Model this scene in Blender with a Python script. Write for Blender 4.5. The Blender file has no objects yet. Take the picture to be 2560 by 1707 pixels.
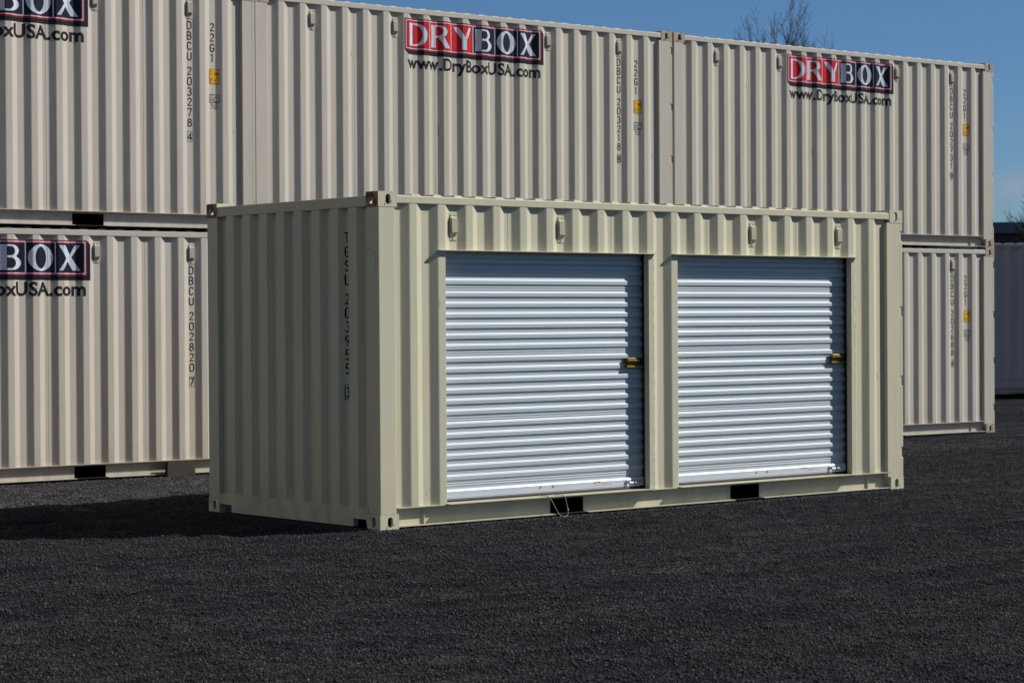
import bpy, bmesh, math, random
import numpy as np
from mathutils import Vector, Matrix
from mathutils.geometry import tessellate_polygon

SC = bpy.context.scene
COL = SC.collection
rad = math.radians

# ------------------------------------------------------------------ camera
CAMP = Vector((-10.3149, -13.9912, 1.6157))
YAW, PIT, ROL = 0.6936, -0.0103, -0.0068
_f = Vector((math.sin(YAW)*math.cos(PIT), math.cos(YAW)*math.cos(PIT), math.sin(PIT)))
_r0 = Vector((math.cos(YAW), -math.sin(YAW), 0)); _u0 = _r0.cross(_f)
_r = _r0*math.cos(ROL)+_u0*math.sin(ROL); _u = -_r0*math.sin(ROL)+_u0*math.cos(ROL)
cam = bpy.data.cameras.new('camera'); camo = bpy.data.objects.new('camera', cam); COL.objects.link(camo)
cam.sensor_width = 36; cam.lens = 5691.4/2560*36; cam.clip_end = 6000; cam.clip_start = .1
M = Matrix((( _r.x, _u.x, -_f.x, CAMP.x), (_r.y, _u.y, -_f.y, CAMP.y), (_r.z, _u.z, -_f.z, CAMP.z), (0, 0, 0, 1)))
camo.matrix_world = M
cam.dof.use_dof = True; cam.dof.focus_distance = 18.0; cam.dof.aperture_fstop = 5.6
SC.camera = camo

# ------------------------------------------------------------------ sky and sun
SUN_EL = rad(37.0)
sdir = Vector((0.843*math.cos(SUN_EL), -0.538*math.cos(SUN_EL), math.sin(SUN_EL))).normalized()
W = bpy.data.worlds.new('World'); SC.world = W; W.use_nodes = True
wt = W.node_tree; wt.nodes.clear()
wo = wt.nodes.new('ShaderNodeOutputWorld'); bg = wt.nodes.new('ShaderNodeBackground')
sky = wt.nodes.new('ShaderNodeTexSky'); sky.sky_type = 'NISHITA'; sky.sun_disc = False
sky.sun_elevation = SUN_EL; sky.sun_rotation = math.atan2(0.843, -0.538)
sky.air_density = 1.0; sky.dust_density = 0.0; sky.ozone_density = 4.0; sky.altitude = 100
tcw = wt.nodes.new('ShaderNodeTexCoord'); mpw = wt.nodes.new('ShaderNodeMapping'); mpw.inputs['Scale'].default_value = (1, 1, 2.6)
nzw = wt.nodes.new('ShaderNodeTexNoise'); nzw.inputs['Scale'].default_value = 9.0; nzw.inputs['Detail'].default_value = 6
rmp = wt.nodes.new('ShaderNodeValToRGB'); rmp.color_ramp.elements[0].position = .52; rmp.color_ramp.elements[1].position = .78
sep = wt.nodes.new('ShaderNodeSeparateXYZ')
mr = wt.nodes.new('ShaderNodeMapRange'); mr.inputs['From Min'].default_value = .02; mr.inputs['From Max'].default_value = .075
mr.inputs['To Min'].default_value = .38; mr.inputs['To Max'].default_value = 0.0
mul = wt.nodes.new('ShaderNodeMath'); mul.operation = 'MULTIPLY'
mixw = wt.nodes.new('ShaderNodeMix'); mixw.data_type = 'RGBA'
mixw.inputs['B'].default_value = (5.2, 5.3, 6.2, 1)
L = wt.links.new
L(tcw.outputs['Generated'], mpw.inputs['Vector']); L(mpw.outputs[0], nzw.inputs['Vector']); L(nzw.outputs['Fac'], rmp.inputs[0])
L(tcw.outputs['Generated'], sep.inputs[0]); L(sep.outputs['Z'], mr.inputs['Value'])
sb = wt.nodes.new('ShaderNodeVectorMath'); sb.operation = 'SUBTRACT'; sb.inputs[1].default_value = (.790, .612, .0535); L(tcw.outputs['Generated'], sb.inputs[0])
s2 = wt.nodes.new('ShaderNodeVectorMath'); s2.operation = 'MULTIPLY'; s2.inputs[1].default_value = (62, 62, 95); L(sb.outputs[0], s2.inputs[0])
nz2 = wt.nodes.new('ShaderNodeTexNoise'); nz2.inputs['Scale'].default_value = 1.6; nz2.inputs['Detail'].default_value = 5; L(s2.outputs[0], nz2.inputs['Vector'])
ln2 = wt.nodes.new('ShaderNodeVectorMath'); ln2.operation = 'LENGTH'; L(s2.outputs[0], ln2.inputs[0])
ad2 = wt.nodes.new('ShaderNodeMath'); ad2.operation = 'ADD'; L(ln2.outputs['Value'], ad2.inputs[0]); L(nz2.outputs['Fac'], ad2.inputs[1])
mr2 = wt.nodes.new('ShaderNodeMapRange'); mr2.interpolation_type = 'SMOOTHSTEP'; mr2.inputs['From Min'].default_value = 1.6; mr2.inputs['From Max'].default_value = .35; mr2.inputs['To Max'].default_value = .42
L(ad2.outputs[0], mr2.inputs['Value'])
mxa = wt.nodes.new('ShaderNodeMath'); mxa.operation = 'MAXIMUM'
L(rmp.outputs[0], mul.inputs[0]); L(mr.outputs[0], mul.inputs[1]); L(mul.outputs[0], mxa.inputs[0]); L(mr2.outputs[0], mxa.inputs[1]); # added fill: warm broken cloud low in the unseen west, lights the end wall
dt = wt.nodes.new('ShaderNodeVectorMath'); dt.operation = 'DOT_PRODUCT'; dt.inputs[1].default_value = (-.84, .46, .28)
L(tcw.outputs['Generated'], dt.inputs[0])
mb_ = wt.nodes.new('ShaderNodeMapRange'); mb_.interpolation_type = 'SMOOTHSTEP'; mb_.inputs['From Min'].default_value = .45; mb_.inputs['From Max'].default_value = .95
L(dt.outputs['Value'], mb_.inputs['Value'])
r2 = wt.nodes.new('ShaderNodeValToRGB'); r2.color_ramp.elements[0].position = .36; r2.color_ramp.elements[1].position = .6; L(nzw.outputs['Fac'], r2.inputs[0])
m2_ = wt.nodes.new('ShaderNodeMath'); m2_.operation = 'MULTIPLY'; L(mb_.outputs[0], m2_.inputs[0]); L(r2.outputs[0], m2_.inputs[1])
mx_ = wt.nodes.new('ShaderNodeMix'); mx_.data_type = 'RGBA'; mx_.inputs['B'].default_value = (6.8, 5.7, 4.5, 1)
# added veil: sky above the view greyed to take blue out of the shade
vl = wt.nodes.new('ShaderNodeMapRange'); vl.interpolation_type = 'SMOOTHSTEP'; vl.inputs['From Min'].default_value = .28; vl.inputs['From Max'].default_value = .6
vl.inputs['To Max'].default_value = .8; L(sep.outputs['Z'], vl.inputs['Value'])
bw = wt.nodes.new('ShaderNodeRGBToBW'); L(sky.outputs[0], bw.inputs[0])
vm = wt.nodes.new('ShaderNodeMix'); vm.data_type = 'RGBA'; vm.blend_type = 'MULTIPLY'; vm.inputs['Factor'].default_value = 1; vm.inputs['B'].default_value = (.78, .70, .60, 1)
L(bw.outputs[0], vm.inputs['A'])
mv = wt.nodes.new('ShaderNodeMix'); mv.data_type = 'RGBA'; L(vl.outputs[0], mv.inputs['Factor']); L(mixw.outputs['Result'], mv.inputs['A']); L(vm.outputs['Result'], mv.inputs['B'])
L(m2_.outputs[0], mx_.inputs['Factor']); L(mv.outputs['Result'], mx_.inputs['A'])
L(mxa.outputs[0], mixw.inputs['Factor'])
tn = wt.nodes.new('ShaderNodeMix'); tn.data_type = 'RGBA'; tn.blend_type = 'MULTIPLY'; tn.inputs['Factor'].default_value = 1
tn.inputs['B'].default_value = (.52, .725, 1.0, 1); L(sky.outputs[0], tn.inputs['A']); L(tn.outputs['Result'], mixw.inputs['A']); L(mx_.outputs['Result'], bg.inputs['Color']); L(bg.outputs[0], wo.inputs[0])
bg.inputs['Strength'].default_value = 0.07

sun = bpy.data.lights.new('sun', 'SUN'); sun.energy = 4.4; sun.angle = rad(0.53); sun.color = (1.0, .975, .93)
suno = bpy.data.objects.new('sun', sun); COL.objects.link(suno)
suno.rotation_euler = sdir.to_track_quat('Z', 'Y').to_euler(); suno.location = (20, -20, 20)
SC.view_settings.view_transform = 'Standard'; SC.view_settings.look = 'None'
SC.view_settings.exposure = 0.0; SC.view_settings.gamma = 1.0

# ------------------------------------------------------------------ materials
def newmat(name):
    m = bpy.data.materials.new(name); m.use_nodes = True
    nt = m.node_tree; b = nt.nodes['Principled BSDF']
    return m, nt, b
def nd(nt, t, **kw):
    n = nt.nodes.new(t)
    for k, v in kw.items():
        if k in n.inputs.keys(): n.inputs[k].default_value = v
        else: setattr(n, k, v)
    return n
def mix(nt, fac, a, b):
    m = nt.nodes.new('ShaderNodeMix'); m.data_type = 'RGBA'
    for s, v in (('Factor', fac), ('A', a), ('B', b)):
        if isinstance(v, bpy.types.NodeSocket): nt.links.new(v, m.inputs[s])
        else: m.inputs[s].default_value = v if s == 'Factor' else (*v, 1)[:4]
    return m.outputs['Result']
def noise(nt, scale, detail=4, mscale=(1, 1, 1), lo=None, hi=None, coord='Object', rough=.55, loc=(0,0,0)):
    tc = nt.nodes.new('ShaderNodeTexCoord'); mp = nt.nodes.new('ShaderNodeMapping'); mp.inputs['Scale'].default_value = mscale
    mp.inputs['Location'].default_value = loc
    n = nt.nodes.new('ShaderNodeTexNoise'); n.inputs['Scale'].default_value = scale; n.inputs['Detail'].default_value = detail
    n.inputs['Roughness'].default_value = rough
    nt.links.new(tc.outputs[coord], mp.inputs[0]); nt.links.new(mp.outputs[0], n.inputs['Vector'])
    if lo is None: return n.outputs['Fac']
    r = nt.nodes.new('ShaderNodeMapRange'); r.inputs['From Min'].default_value = lo; r.inputs['From Max'].default_value = hi
    nt.links.new(n.outputs['Fac'], r.inputs['Value']); return r.outputs['Result']
def math_(nt, op, a, b):
    m = nt.nodes.new('ShaderNodeMath'); m.operation = op
    for i, v in enumerate((a, b)):
        if isinstance(v, bpy.types.NodeSocket): nt.links.new(v, m.inputs[i])
        else: m.inputs[i].default_value = v
    return m.outputs[0]

def paint(name, col, rough=.5, rust=0.0, tint=(.9, .95, 1.0), scuff=.5, dirt=.0, drift=None):
    m, nt, b = newmat(name)
    c2 = tuple(c*t for c, t in zip(col, tint)); c3 = tuple(c*.86 for c in col)
    base = mix(nt, noise(nt, 1.3, 3, (1, 1, .25), .3, .7), col, c2)
    if drift:
        g_ = nt.nodes.new('ShaderNodeNewGeometry'); n_ = nt.nodes.new('ShaderNodeTexNoise'); n_.inputs['Scale'].default_value = .22; n_.inputs['Detail'].default_value = 1
        nt.links.new(g_.outputs['Position'], n_.inputs['Vector']); q_ = nt.nodes.new('ShaderNodeMapRange'); q_.inputs['From Min'].default_value = .38; q_.inputs['From Max'].default_value = .62
        nt.links.new(n_.outputs['Fac'], q_.inputs['Value']); base = mix(nt, math_(nt, 'MULTIPLY', q_.outputs[0], .8), base, drift)
    base = mix(nt, math_(nt, 'MULTIPLY', noise(nt, 9, 5, (1, 1, .12), .5, .8), .75), base, c3)
    # thin scuffs and scratches
    s = math_(nt, 'MULTIPLY', noise(nt, 14, 6, (1, 1, .35), .70, .76, loc=(3, 1, 7)), scuff)
    base = mix(nt, s, base, (.12, .115, .10))
    if dirt:
        tc = nt.nodes.new('ShaderNodeTexCoord'); sp = nt.nodes.new('ShaderNodeSeparateXYZ'); nt.links.new(tc.outputs['Object'], sp.inputs[0])
        r = nt.nodes.new('ShaderNodeMapRange'); r.inputs['From Min'].default_value = .0; r.inputs['From Max'].default_value = .45
        r.inputs['To Min'].default_value = dirt; r.inputs['To Max'].default_value = 0
        nt.links.new(sp.outputs['Z'], r.inputs['Value'])
        base = mix(nt, math_(nt, 'MULTIPLY', r.outputs[0], noise(nt, 7, 6, (1, 1, .5), .35, .7)), base, (.16, .14, .11))
    if rust:
        rm = noise(nt, 26, 8, (1, 1, .6), .62-rust*.3, .70-rust*.3, rough=.7)
        base = mix(nt, rm, base, (.16, .062, .028))
        b.inputs['Roughness'].default_value = rough
    nt.links.new(base, b.inputs['Base Color'])
    b.inputs['Roughness'].default_value = rough
    b.inputs['Specular IOR Level'].default_value = .35
    bp = nt.nodes.new('ShaderNodeBump'); bp.inputs['Strength'].default_value = .5; bp.inputs['Distance'].default_value = .006
    nt.links.new(noise(nt, 3.0, 3, (1, 1, .5)), bp.inputs['Height'])
    bp2 = nt.nodes.new('ShaderNodeBump'); bp2.inputs['Strength'].default_value = .12; bp2.inputs['Distance'].default_value = .001
    nt.links.new(noise(nt, 220, 2), bp2.inputs['Height']); nt.links.new(bp.outputs[0], bp2.inputs['Normal'])
    nt.links.new(bp2.outputs[0], b.inputs['Normal'])
    return m

CF = (.618, .568, .398)      # sand coloured paint of the front container
CR = (.545, .502, .405)      # greyer cream of the stacked ones
M_front = paint('sand_paint', CF, .48, dirt=.25)
M_front_end = paint('sand_paint_end', CF, .48, scuff=.9, dirt=.5)
M_frontfit = paint('sand_paint_casting', CF, .5, rust=.12)
M_rear = paint('cream_paint', CR, .5, tint=(.96, .97, .98), dirt=.3, drift=(.55, .488, .415))
M_rearfit = paint('cream_paint_casting', (.44, .37, .28), .6, rust=.34)
M_rust = paint('rusty_casting', (.36, .29, .20), .75, rust=.55)

M_rustin = paint('casting_inside', (.22, .18, .12), .8, rust=.5)
def flat(name, col, rough=.6, metal=0.0, nz=.15, scale=20, spec=.5):
    m, nt, b = newmat(name)
    c2 = tuple(c*(1-nz) for c in col)
    nt.links.new(mix(nt, noise(nt, scale, 5, (1, 1, 1), .3, .7), col, c2), b.inputs['Base Color'])
    b.inputs['Roughness'].default_value = rough; b.inputs['Metallic'].default_value = metal; b.inputs['Specular IOR Level'].default_value = spec
    return m
M_black = flat('black_lettering', (.012, .012, .012), .6, spec=.2)
M_red = flat('red_decal', (.60, .014, .012), .5, spec=.2)
M_dred = flat('crimson_decal', (.38, .012, .028), .5, spec=.2)
M_white = flat('white_decal', (.60, .66, .76), .5, spec=.3)
M_navy = flat('black_decal', (.009, .010, .018), .5, spec=.2)
M_yel = flat('yellow_decal', (.88, .47, .008), .5, spec=.2)
M_thin = flat('grey_lettering', (.13, .12, .105), .6)
M_dark = flat('dark_steel', (.02, .02, .02), .7)
M_inside = flat('interior_plywood', (.10, .08, .06), .8)
M_rub = flat('rubber_seal', (.035, .032, .035), .55)
M_wood = flat('weathered_timber', (.055, .040, .030), .85, nz=.5, scale=14)
M_rope = flat('pull_rope', (.55, .53, .47), .8)
M_chrome = flat('zinc_bolt', (.34, .36, .37), .45, .6)
M_orange = flat('sticker_orange', (.75, .2, .05), .5)
M_sgrey = flat('sticker_grey', (.42, .44, .46), .5)

def galv(name):
    m, nt, b = newmat(name)
    base = mix(nt, noise(nt, 2.0, 4, (.25, 1, 3), .3, .7), (.525, .578, .598), (.485, .537, .56))
    base = mix(nt, math_(nt, 'MULTIPLY', noise(nt, 40, 4, (.08, 1, 1), .55, .8), .4), base, (.58, .62, .66))
    nt.links.new(base, b.inputs['Base Color'])
    b.inputs['Metallic'].default_value = .08; b.inputs['Specular IOR Level'].default_value = .38
    nt.links.new(math_(nt, 'ADD', math_(nt, 'MULTIPLY', noise(nt, 30, 4, (.1, 1, 1)), .10), .40), b.inputs['Roughness'])
    bp = nt.nodes.new('ShaderNodeBump'); bp.inputs['Strength'].default_value = .3; bp.inputs['Distance'].default_value = .003
    nt.links.new(noise(nt, 3.5, 3, (1, 1, 1)), bp.inputs['Height']); nt.links.new(bp.outputs[0], b.inputs['Normal'])
    return m
M_galv = galv('galvanised_curtain')
M_alu = flat('aluminium_bar', (.66, .70, .74), .38, .2, .08, 6)
def brass():
    m, nt, b = newmat('polished_brass')
    nt.links.new(mix(nt, noise(nt, 60, 4, (1, 1, 1), .4, .7), (.50, .36, .10), (.30, .21, .05)), b.inputs['Base Color'])
    b.inputs['Metallic'].default_value = 1; b.inputs['Roughness'].default_value = .25
    return m
M_brass = brass()
M_bronze = flat('dark_bronze', (.13, .075, .025), .35, .8, .3, 50)

# ------------------------------------------------------------------ mesh helpers
class MB:
    def __init__(s): s.v = []; s.f = []; s.m = []
    def add(s, vs, fs, mi=0):
        o = len(s.v); s.v += [tuple(p) for p in vs]; s.f += [tuple(i+o for i in f) for f in fs]; s.m += [mi]*len(fs)
        return s
    def box(s, x0, x1, y0, y1, z0, z1, mi=0):
        vs = [(x, y, z) for z in (z0, z1) for y in (y0, y1) for x in (x0, x1)]
        return s.add(vs, [(0, 2, 3, 1), (4, 5, 7, 6), (0, 1, 5, 4), (2, 6, 7, 3), (0, 4, 6, 2), (1, 3, 7, 5)], mi)
    def prism(s, poly, axis, a, b, mi=0):
        """poly: 2-D outline (the two other axes, in xyz order), extruded along axis from a to b"""
        def P(p, t):
            q = list(p); q.insert(axis, t); return tuple(q)
        n = len(poly); vs = [P(p, a) for p in poly]+[P(p, b) for p in poly]
        tris = tessellate_polygon([[Vector((p[0], p[1], 0)) for p in poly]])
        fs = [tuple(t) for t in tris]+[tuple(i+n for i in reversed(t)) for t in tris]
        fs += [(i, (i+1) % n, (i+1) % n+n, i+n) for i in range(n)]
        return s.add(vs, fs, mi)
    def tube(s, pts, r, n=8, mi=0, cap=True):
        pts = [Vector(p) for p in pts]; rs = r if isinstance(r, (list, tuple)) else [r]*len(pts)
        vs = []; prev = None
        for i, p in enumerate(pts):
            d = (pts[min(i+1, len(pts)-1)]-pts[max(i-1, 0)]).normalized()
            a = Vector((0, 0, 1)) if abs(d.z) < .9 else Vector((1, 0, 0))
            u = d.cross(a).normalized() if prev is None else (prev-d*prev.dot(d)).normalized()
            prev = u; w = d.cross(u)
            vs += [p+(u*math.cos(2*math.pi*k/n)+w*math.sin(2*math.pi*k/n))*rs[i] for k in range(n)]
        fs = [(i*n+k, i*n+(k+1) % n, (i+1)*n+(k+1) % n, (i+1)*n+k) for i in range(len(pts)-1) for k in range(n)]
        if cap: fs += [tuple(reversed(range(n))), tuple(range((len(pts)-1)*n, len(pts)*n))]
        return s.add(vs, fs, mi)
    def mesh(s, name, mats, fix=True):
        me = bpy.data.meshes.new(name); me.from_pydata(s.v, [], s.f)
        for m in (mats if isinstance(mats, (list, tuple)) else [mats]): me.materials.append(m)
        me.polygons.foreach_set('material_index', s.m)
        if fix:
            bm = bmesh.new(); bm.from_mesh(me); bmesh.ops.recalc_face_normals(bm, faces=bm.faces); bm.to_mesh(me); bm.free()
        me.update(); return me
def ob(name, me, parent=None, loc=(0, 0, 0), bevel=0):
    o = bpy.data.objects.new(name, me); COL.objects.link(o); o.parent = parent; o.location = loc
    if bevel:
        b = o.modifiers.new('bevel', 'BEVEL'); b.width = bevel; b.segments = 2; b.limit_method = 'ANGLE'; b.angle_limit = rad(40)
        b.harden_normals = False
    return o
def tag(o, label=None, cat=None, group=None, kind=None):
    if label: o['label'] = label
    if cat: o['category'] = cat
    if group: o['group'] = group
    if kind: o['kind'] = kind
    return o
def empty(name, loc, rot=(0, 0, 0)):
    o = bpy.data.objects.new(name, None); COL.objects.link(o); o.location = loc; o.rotation_euler = rot; o.empty_display_size = .3; return o

# ------------------------------------------------------------------ container dimensions (metres)
CL, CW, CH = 6.058, 2.438, 2.591
X0 = .304; PX = .2785; YO, YI = .006, .042        # side wall corrugation
SEAMS = [1.314+1.114*k for k in range(4)]
def side_pts():
    """(x, y) breakpoints of the corrugated long wall"""
    pts = [(.155, YI)]; c = .004
    def bend(x, y, sx):  # soften every bend with a small facet
        pts.append((x, y))
    for k in range(20):
        x = X0+PX*k
        for (bx, by) in ((x-.068, YI), (x, YO), (x+.070, YO), (x+.138, YI)):
            pts.append((bx, by))
    pts.append((5.845, YI))
    # facet the bends
    out = [pts[0]]
    for i in range(1, len(pts)-1):
        a, b, d = Vector(pts[i-1]), Vector(pts[i]), Vector(pts[i+1])
        if (a-b).length < .02 or (d-b).length < .02: out.append(pts[i]); continue
        p = b+(a-b).normalized()*.007; q = b+(d-b).normalized()*.007; m = (p+q)/2*.5+b*.5
        out += [tuple(p), tuple(m), tuple(q)]
    out.append(pts[-1])
    for s in SEAMS:
        out += [(s-.004, YI), (s-.002, YI+.002), (s+.002, YI+.002), (s+.004, YI-.0)]
    return sorted(out)
SP = side_pts(); SPX = [p[0] for p in SP]; SPY = [p[1] for p in SP]
def prof_side(x): return float(np.interp(x, SPX, SPY))
def end_pts():
    pts = [(.160, .045)]
    for k in range(8):
        y = .290+.249*k
        pts += [(y-.040, .052), (y, .006), (y+.112, .006), (y+.150, .052)]
    pts += [(2.285, .050)]
    return pts
EP = end_pts(); EPY = [p[0] for p in EP]; EPX = [p[1] for p in EP]
def prof_end(y): return float(np.interp(y, EPY, EPX))

def sheet(mb, xs, z0, z1, prof=prof_side, th=.0025):
    xs = list(xs); n = len(xs)
    vs = [(x, prof(x)+t, z) for t in (0, th) for z in (z0, z1) for x in xs]
    fs = []
    for i in range(n-1):
        fs += [(i, i+1, n+i+1, n+i), (2*n+i, 3*n+i, 3*n+i+1, 2*n+i+1), (i, 2*n+i, 2*n+i+1, i+1), (n+i, n+i+1, 3*n+i+1, 3*n+i)]
    fs += [(0, n, 3*n, 2*n), (n-1, 3*n-1, 4*n-1, 2*n-1)]
    mb.add(vs, fs)
def xs_between(a, b): return [a]+[x for x in SPX if a+.0005 < x < b-.0005]+[b]

# ------------------------------------------------------------------ decals laid on the corrugated sheet
def decal(name, parts, mats, parent, surf='side', off=.0018):
    """parts: list of (loops, material index, layer); loops in (u, v) wall coordinates, first = outline, rest = holes"""
    bm = bmesh.new()
    br = SPX if surf == 'side' else [CW-y for y in EPY]
    for loops, mi, lay in parts:
        tris = tessellate_polygon([[Vector((p[0], p[1], 0)) for p in lp] for lp in loops])
        flatp = [p for lp in loops for p in lp]
        b2 = bmesh.new(); vs = [b2.verts.new((p[0], 0, p[1])) for p in flatp]
        for t in tris:
            try: b2.faces.new([vs[i] for i in t])
            except ValueError: pass
        u0 = min(p[0] for p in flatp); u1 = max(p[0] for p in flatp)
        for x in br:
            if u0 < x < u1:
                bmesh.ops.bisect_plane(b2, geom=b2.verts[:]+b2.edges[:]+b2.faces[:], plane_co=(x, 0, 0), plane_no=(1, 0, 0), dist=1e-6)
        for v in b2.verts: v.co.y = -(off+lay*.0007)
        for f in b2.faces: f.material_index = mi
        me = bpy.data.meshes.new('t'); b2.to_mesh(me); b2.free(); bm.from_mesh(me); bpy.data.meshes.remove(me)
    for v in bm.verts:
        if surf == 'side': v.co.y += prof_side(v.co.x)
        else:
            u, o, z = v.co; y = CW-u; v.co = Vector((prof_end(y)+o, y, z))
    bmesh.ops.recalc_face_normals(bm, faces=bm.faces)
    want = Vector((0, -1, 0)) if surf == 'side' else Vector((-1, 0, 0))
    for f in bm.faces:
        if f.normal.dot(want) < 0: f.normal_flip()
    me = bpy.data.meshes.new(name); bm.to_mesh(me); bm.free()
    for m in mats: me.materials.append(m)
    return ob(name, me, parent)

def arc(cx, cy, rx, ry, a0, a1, n=10):
    return [(cx+rx*math.cos(rad(a0+(a1-a0)*i/n)), cy+ry*math.sin(rad(a0+(a1-a0)*i/n))) for i in range(n+1)]
def ribbon(pts, w, closed=False):
    P = [Vector(p) for p in pts]; n = len(P); Lf = []; Rt = []
    for i in range(n):
        a = P[i-1] if (i > 0 or closed) else None; b = P[(i+1) % n] if (i < n-1 or closed) else None
        d1 = (P[i]-a).normalized() if a is not None else None; d2 = (b-P[i]).normalized() if b is not None else None
        if d1 is None: d1 = d2
        if d2 is None: d2 = d1
        t = (d1+d2); t = t.normalized() if t.length > 1e-6 else d1
        nn = Vector((-t.y, t.x)); k = min(1.6, 1/max(.3, nn.dot(Vector((-d1.y, d1.x)))))
        Lf.append(tuple(P[i]+nn*w/2*k)); Rt.append(tuple(P[i]-nn*w/2*k))
    if closed:
        A = sum(P[i].x*P[(i+1) % n].y-P[(i+1) % n].x*P[i].y for i in range(n))
        return [Rt, Lf] if A > 0 else [Lf, Rt]
    return [Lf+Rt[::-1]]
O_ = arc(.25, .75, .25, .25, 90, 180, 5)+arc(.25, .25, .25, .25, 180, 360, 8)+arc(.25, .75, .25, .25, 0, 85, 5)
GL = {
 '0': [(O_, True)],
 'D': [([(0, 0), (0, 1)]+arc(.2, .7, .3, .3, 90, 0, 5)+arc(.2, .3, .3, .3, 0, -90, 5), True)],
 'B': [([(0, .53), (0, 1)]+arc(.25, .765, .2, .235, 90, -90, 7), True), ([(0, 0), (0, .53)]+arc(.25, .265, .25, .265, 90, -90, 7), True)],
 'C': [(arc(.26, .72, .24, .28, 10, 180, 8)+arc(.26, .28, .24, .28, 180, 350, 8), False)],
 'G': [(arc(.26, .72, .24, .28, 10, 180, 8)+arc(.26, .28, .24, .28, 180, 350, 8)+[(.5, .45), (.28, .45)], False)],
 'U': [([(0, 1)]+arc(.25, .25, .25, .25, 180, 360, 8)+[(.5, 1)], False)],
 'T': [([(-.05, 1), (.55, 1)], False), ([(.25, .95), (.25, 0)], False)],
 'S': [(arc(.25, .75, .23, .25, 20, 230, 9)+arc(.25, .26, .25, .26, 50, -160, 9), False)],
 '1': [([(.1, .84), (.27, 1), (.27, 0)], False)],
 '2': [(arc(.25, .75, .23, .25, 165, -25, 8)+[(.03, .04), (.5, .04)], False)],
 '3': [(arc(.23, .76, .22, .24, 150, -85, 8), False), (arc(.23, .27, .26, .27, 88, -155, 9), False)],
 '4': [([(.38, 0), (.38, 1), (0, .3), (.52, .3)], False)],
 '5': [([(.46, .97), (.06, .97), (.02, .55)]+arc(.22, .3, .27, .3, 110, -150, 9), False)],
 '6': [(arc(.25, .28, .25, .28, 150, -200, 12), False), ([(.02, .36), (.1, .7), (.4, 1)], False)],
 '7': [([(0, .97), (.5, .97), (.18, 0)], False)],
 '8': [(arc(.25, .76, .2, .23, 0, 340, 12), True), (arc(.25, .27, .25, .26, 0, 340, 12), True)],
 '9': [(arc(.25, .72, .25, .28, -30, 320, 12), False), ([(.48, .64), (.4, .3), (.1, 0)], False)],
 'i': [([(.25, 0), (.25, .66)], False), ([(.25, .84), (.25, 1)], False)],
 'c': [(arc(.27, .38, .25, .38, 40, 320, 10), False)],
 'm': [([(0, 0), (0, .66)], False), ([(0, .5), (.1, .66), (.22, .6), (.24, .45), (.24, 0)], False), ([(.26, .5), (.36, .66), (.46, .6), (.5, .45), (.5, 0)], False)],
 '.': [([(.2, 0), (.2, .1)], False)],
 "'": [([(.25, .8), (.25, 1.05)], False)],
 '"': [([(.15, .8), (.15, 1.05)], False), ([(.35, .8), (.35, 1.05)], False)],
}
def glyph(ch, u, v, w, h, sw, mi=0, lay=0):
    """stroke glyph in the box centred on u, bottom v"""
    out = []
    for j, (pts, closed) in enumerate(GL[ch]):
        q = [(u-w/2+p[0]*w*2, v+sw/2+p[1]*(h-sw)) for p in pts]
        out.append((ribbon(q, sw, closed), mi, lay+j*.35))
    return out
def vertical_code(letters, digits, check, u, top, mi=0, w=.046, sw=.0122):
    out = []; o2 = []; o3 = []; p = .109; h = .092
    for i, c in enumerate(letters): out += glyph(c, u, top-i*p-h, w, h, sw, mi)
    t = top-4.43*p
    for i, c in enumerate(digits): o2 += glyph(c, u, t-i*p-h, w, h, sw, mi)
    t = top-1.165
    a, b, c_, d = u-.032, u+.032, t-.112, t
    o3.append(([[(a, c_), (b, c_), (b, d), (a, d)], [(a+.004, c_+.004), (b-.004, c_+.004), (b-.004, d-.004), (a+.004, d-.004)]], 1, 0))
    o3 += glyph(check, u, c_+.012, w*.95, h*.95, sw, mi, 1)
    return out, o2, o3
def rect(a, b, c, d): return [(a, c), (b, c), (b, d), (a, d)]
def frame(a, b, c, d, t): return [rect(a, b, c, d), rect(a+t, b-t, c+t, d-t)]

def font_mesh(txt, bold):
    """flat outline of a word from the built in font, returned as (verts2d, tris)"""
    cu = bpy.data.curves.new('word', 'FONT'); cu.body = txt; cu.offset = bold; cu.resolution_u = 3
    o = bpy.data.objects.new('word', cu); COL.objects.link(o); bpy.context.view_layer.update()
    me = bpy.data.meshes.new_from_object(o.evaluated_get(bpy.context.evaluated_depsgraph_get()))
    me.calc_loop_triangles()
    V = [(v.co.x, v.co.y) for v in me.vertices]; T = [tuple(t.vertices) for t in me.loop_triangles]
    bpy.data.objects.remove(o); bpy.data.meshes.remove(me); bpy.data.curves.remove(cu)
    return V, T
URL = font_mesh('www.DryBoxUSA.com', .028)

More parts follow.
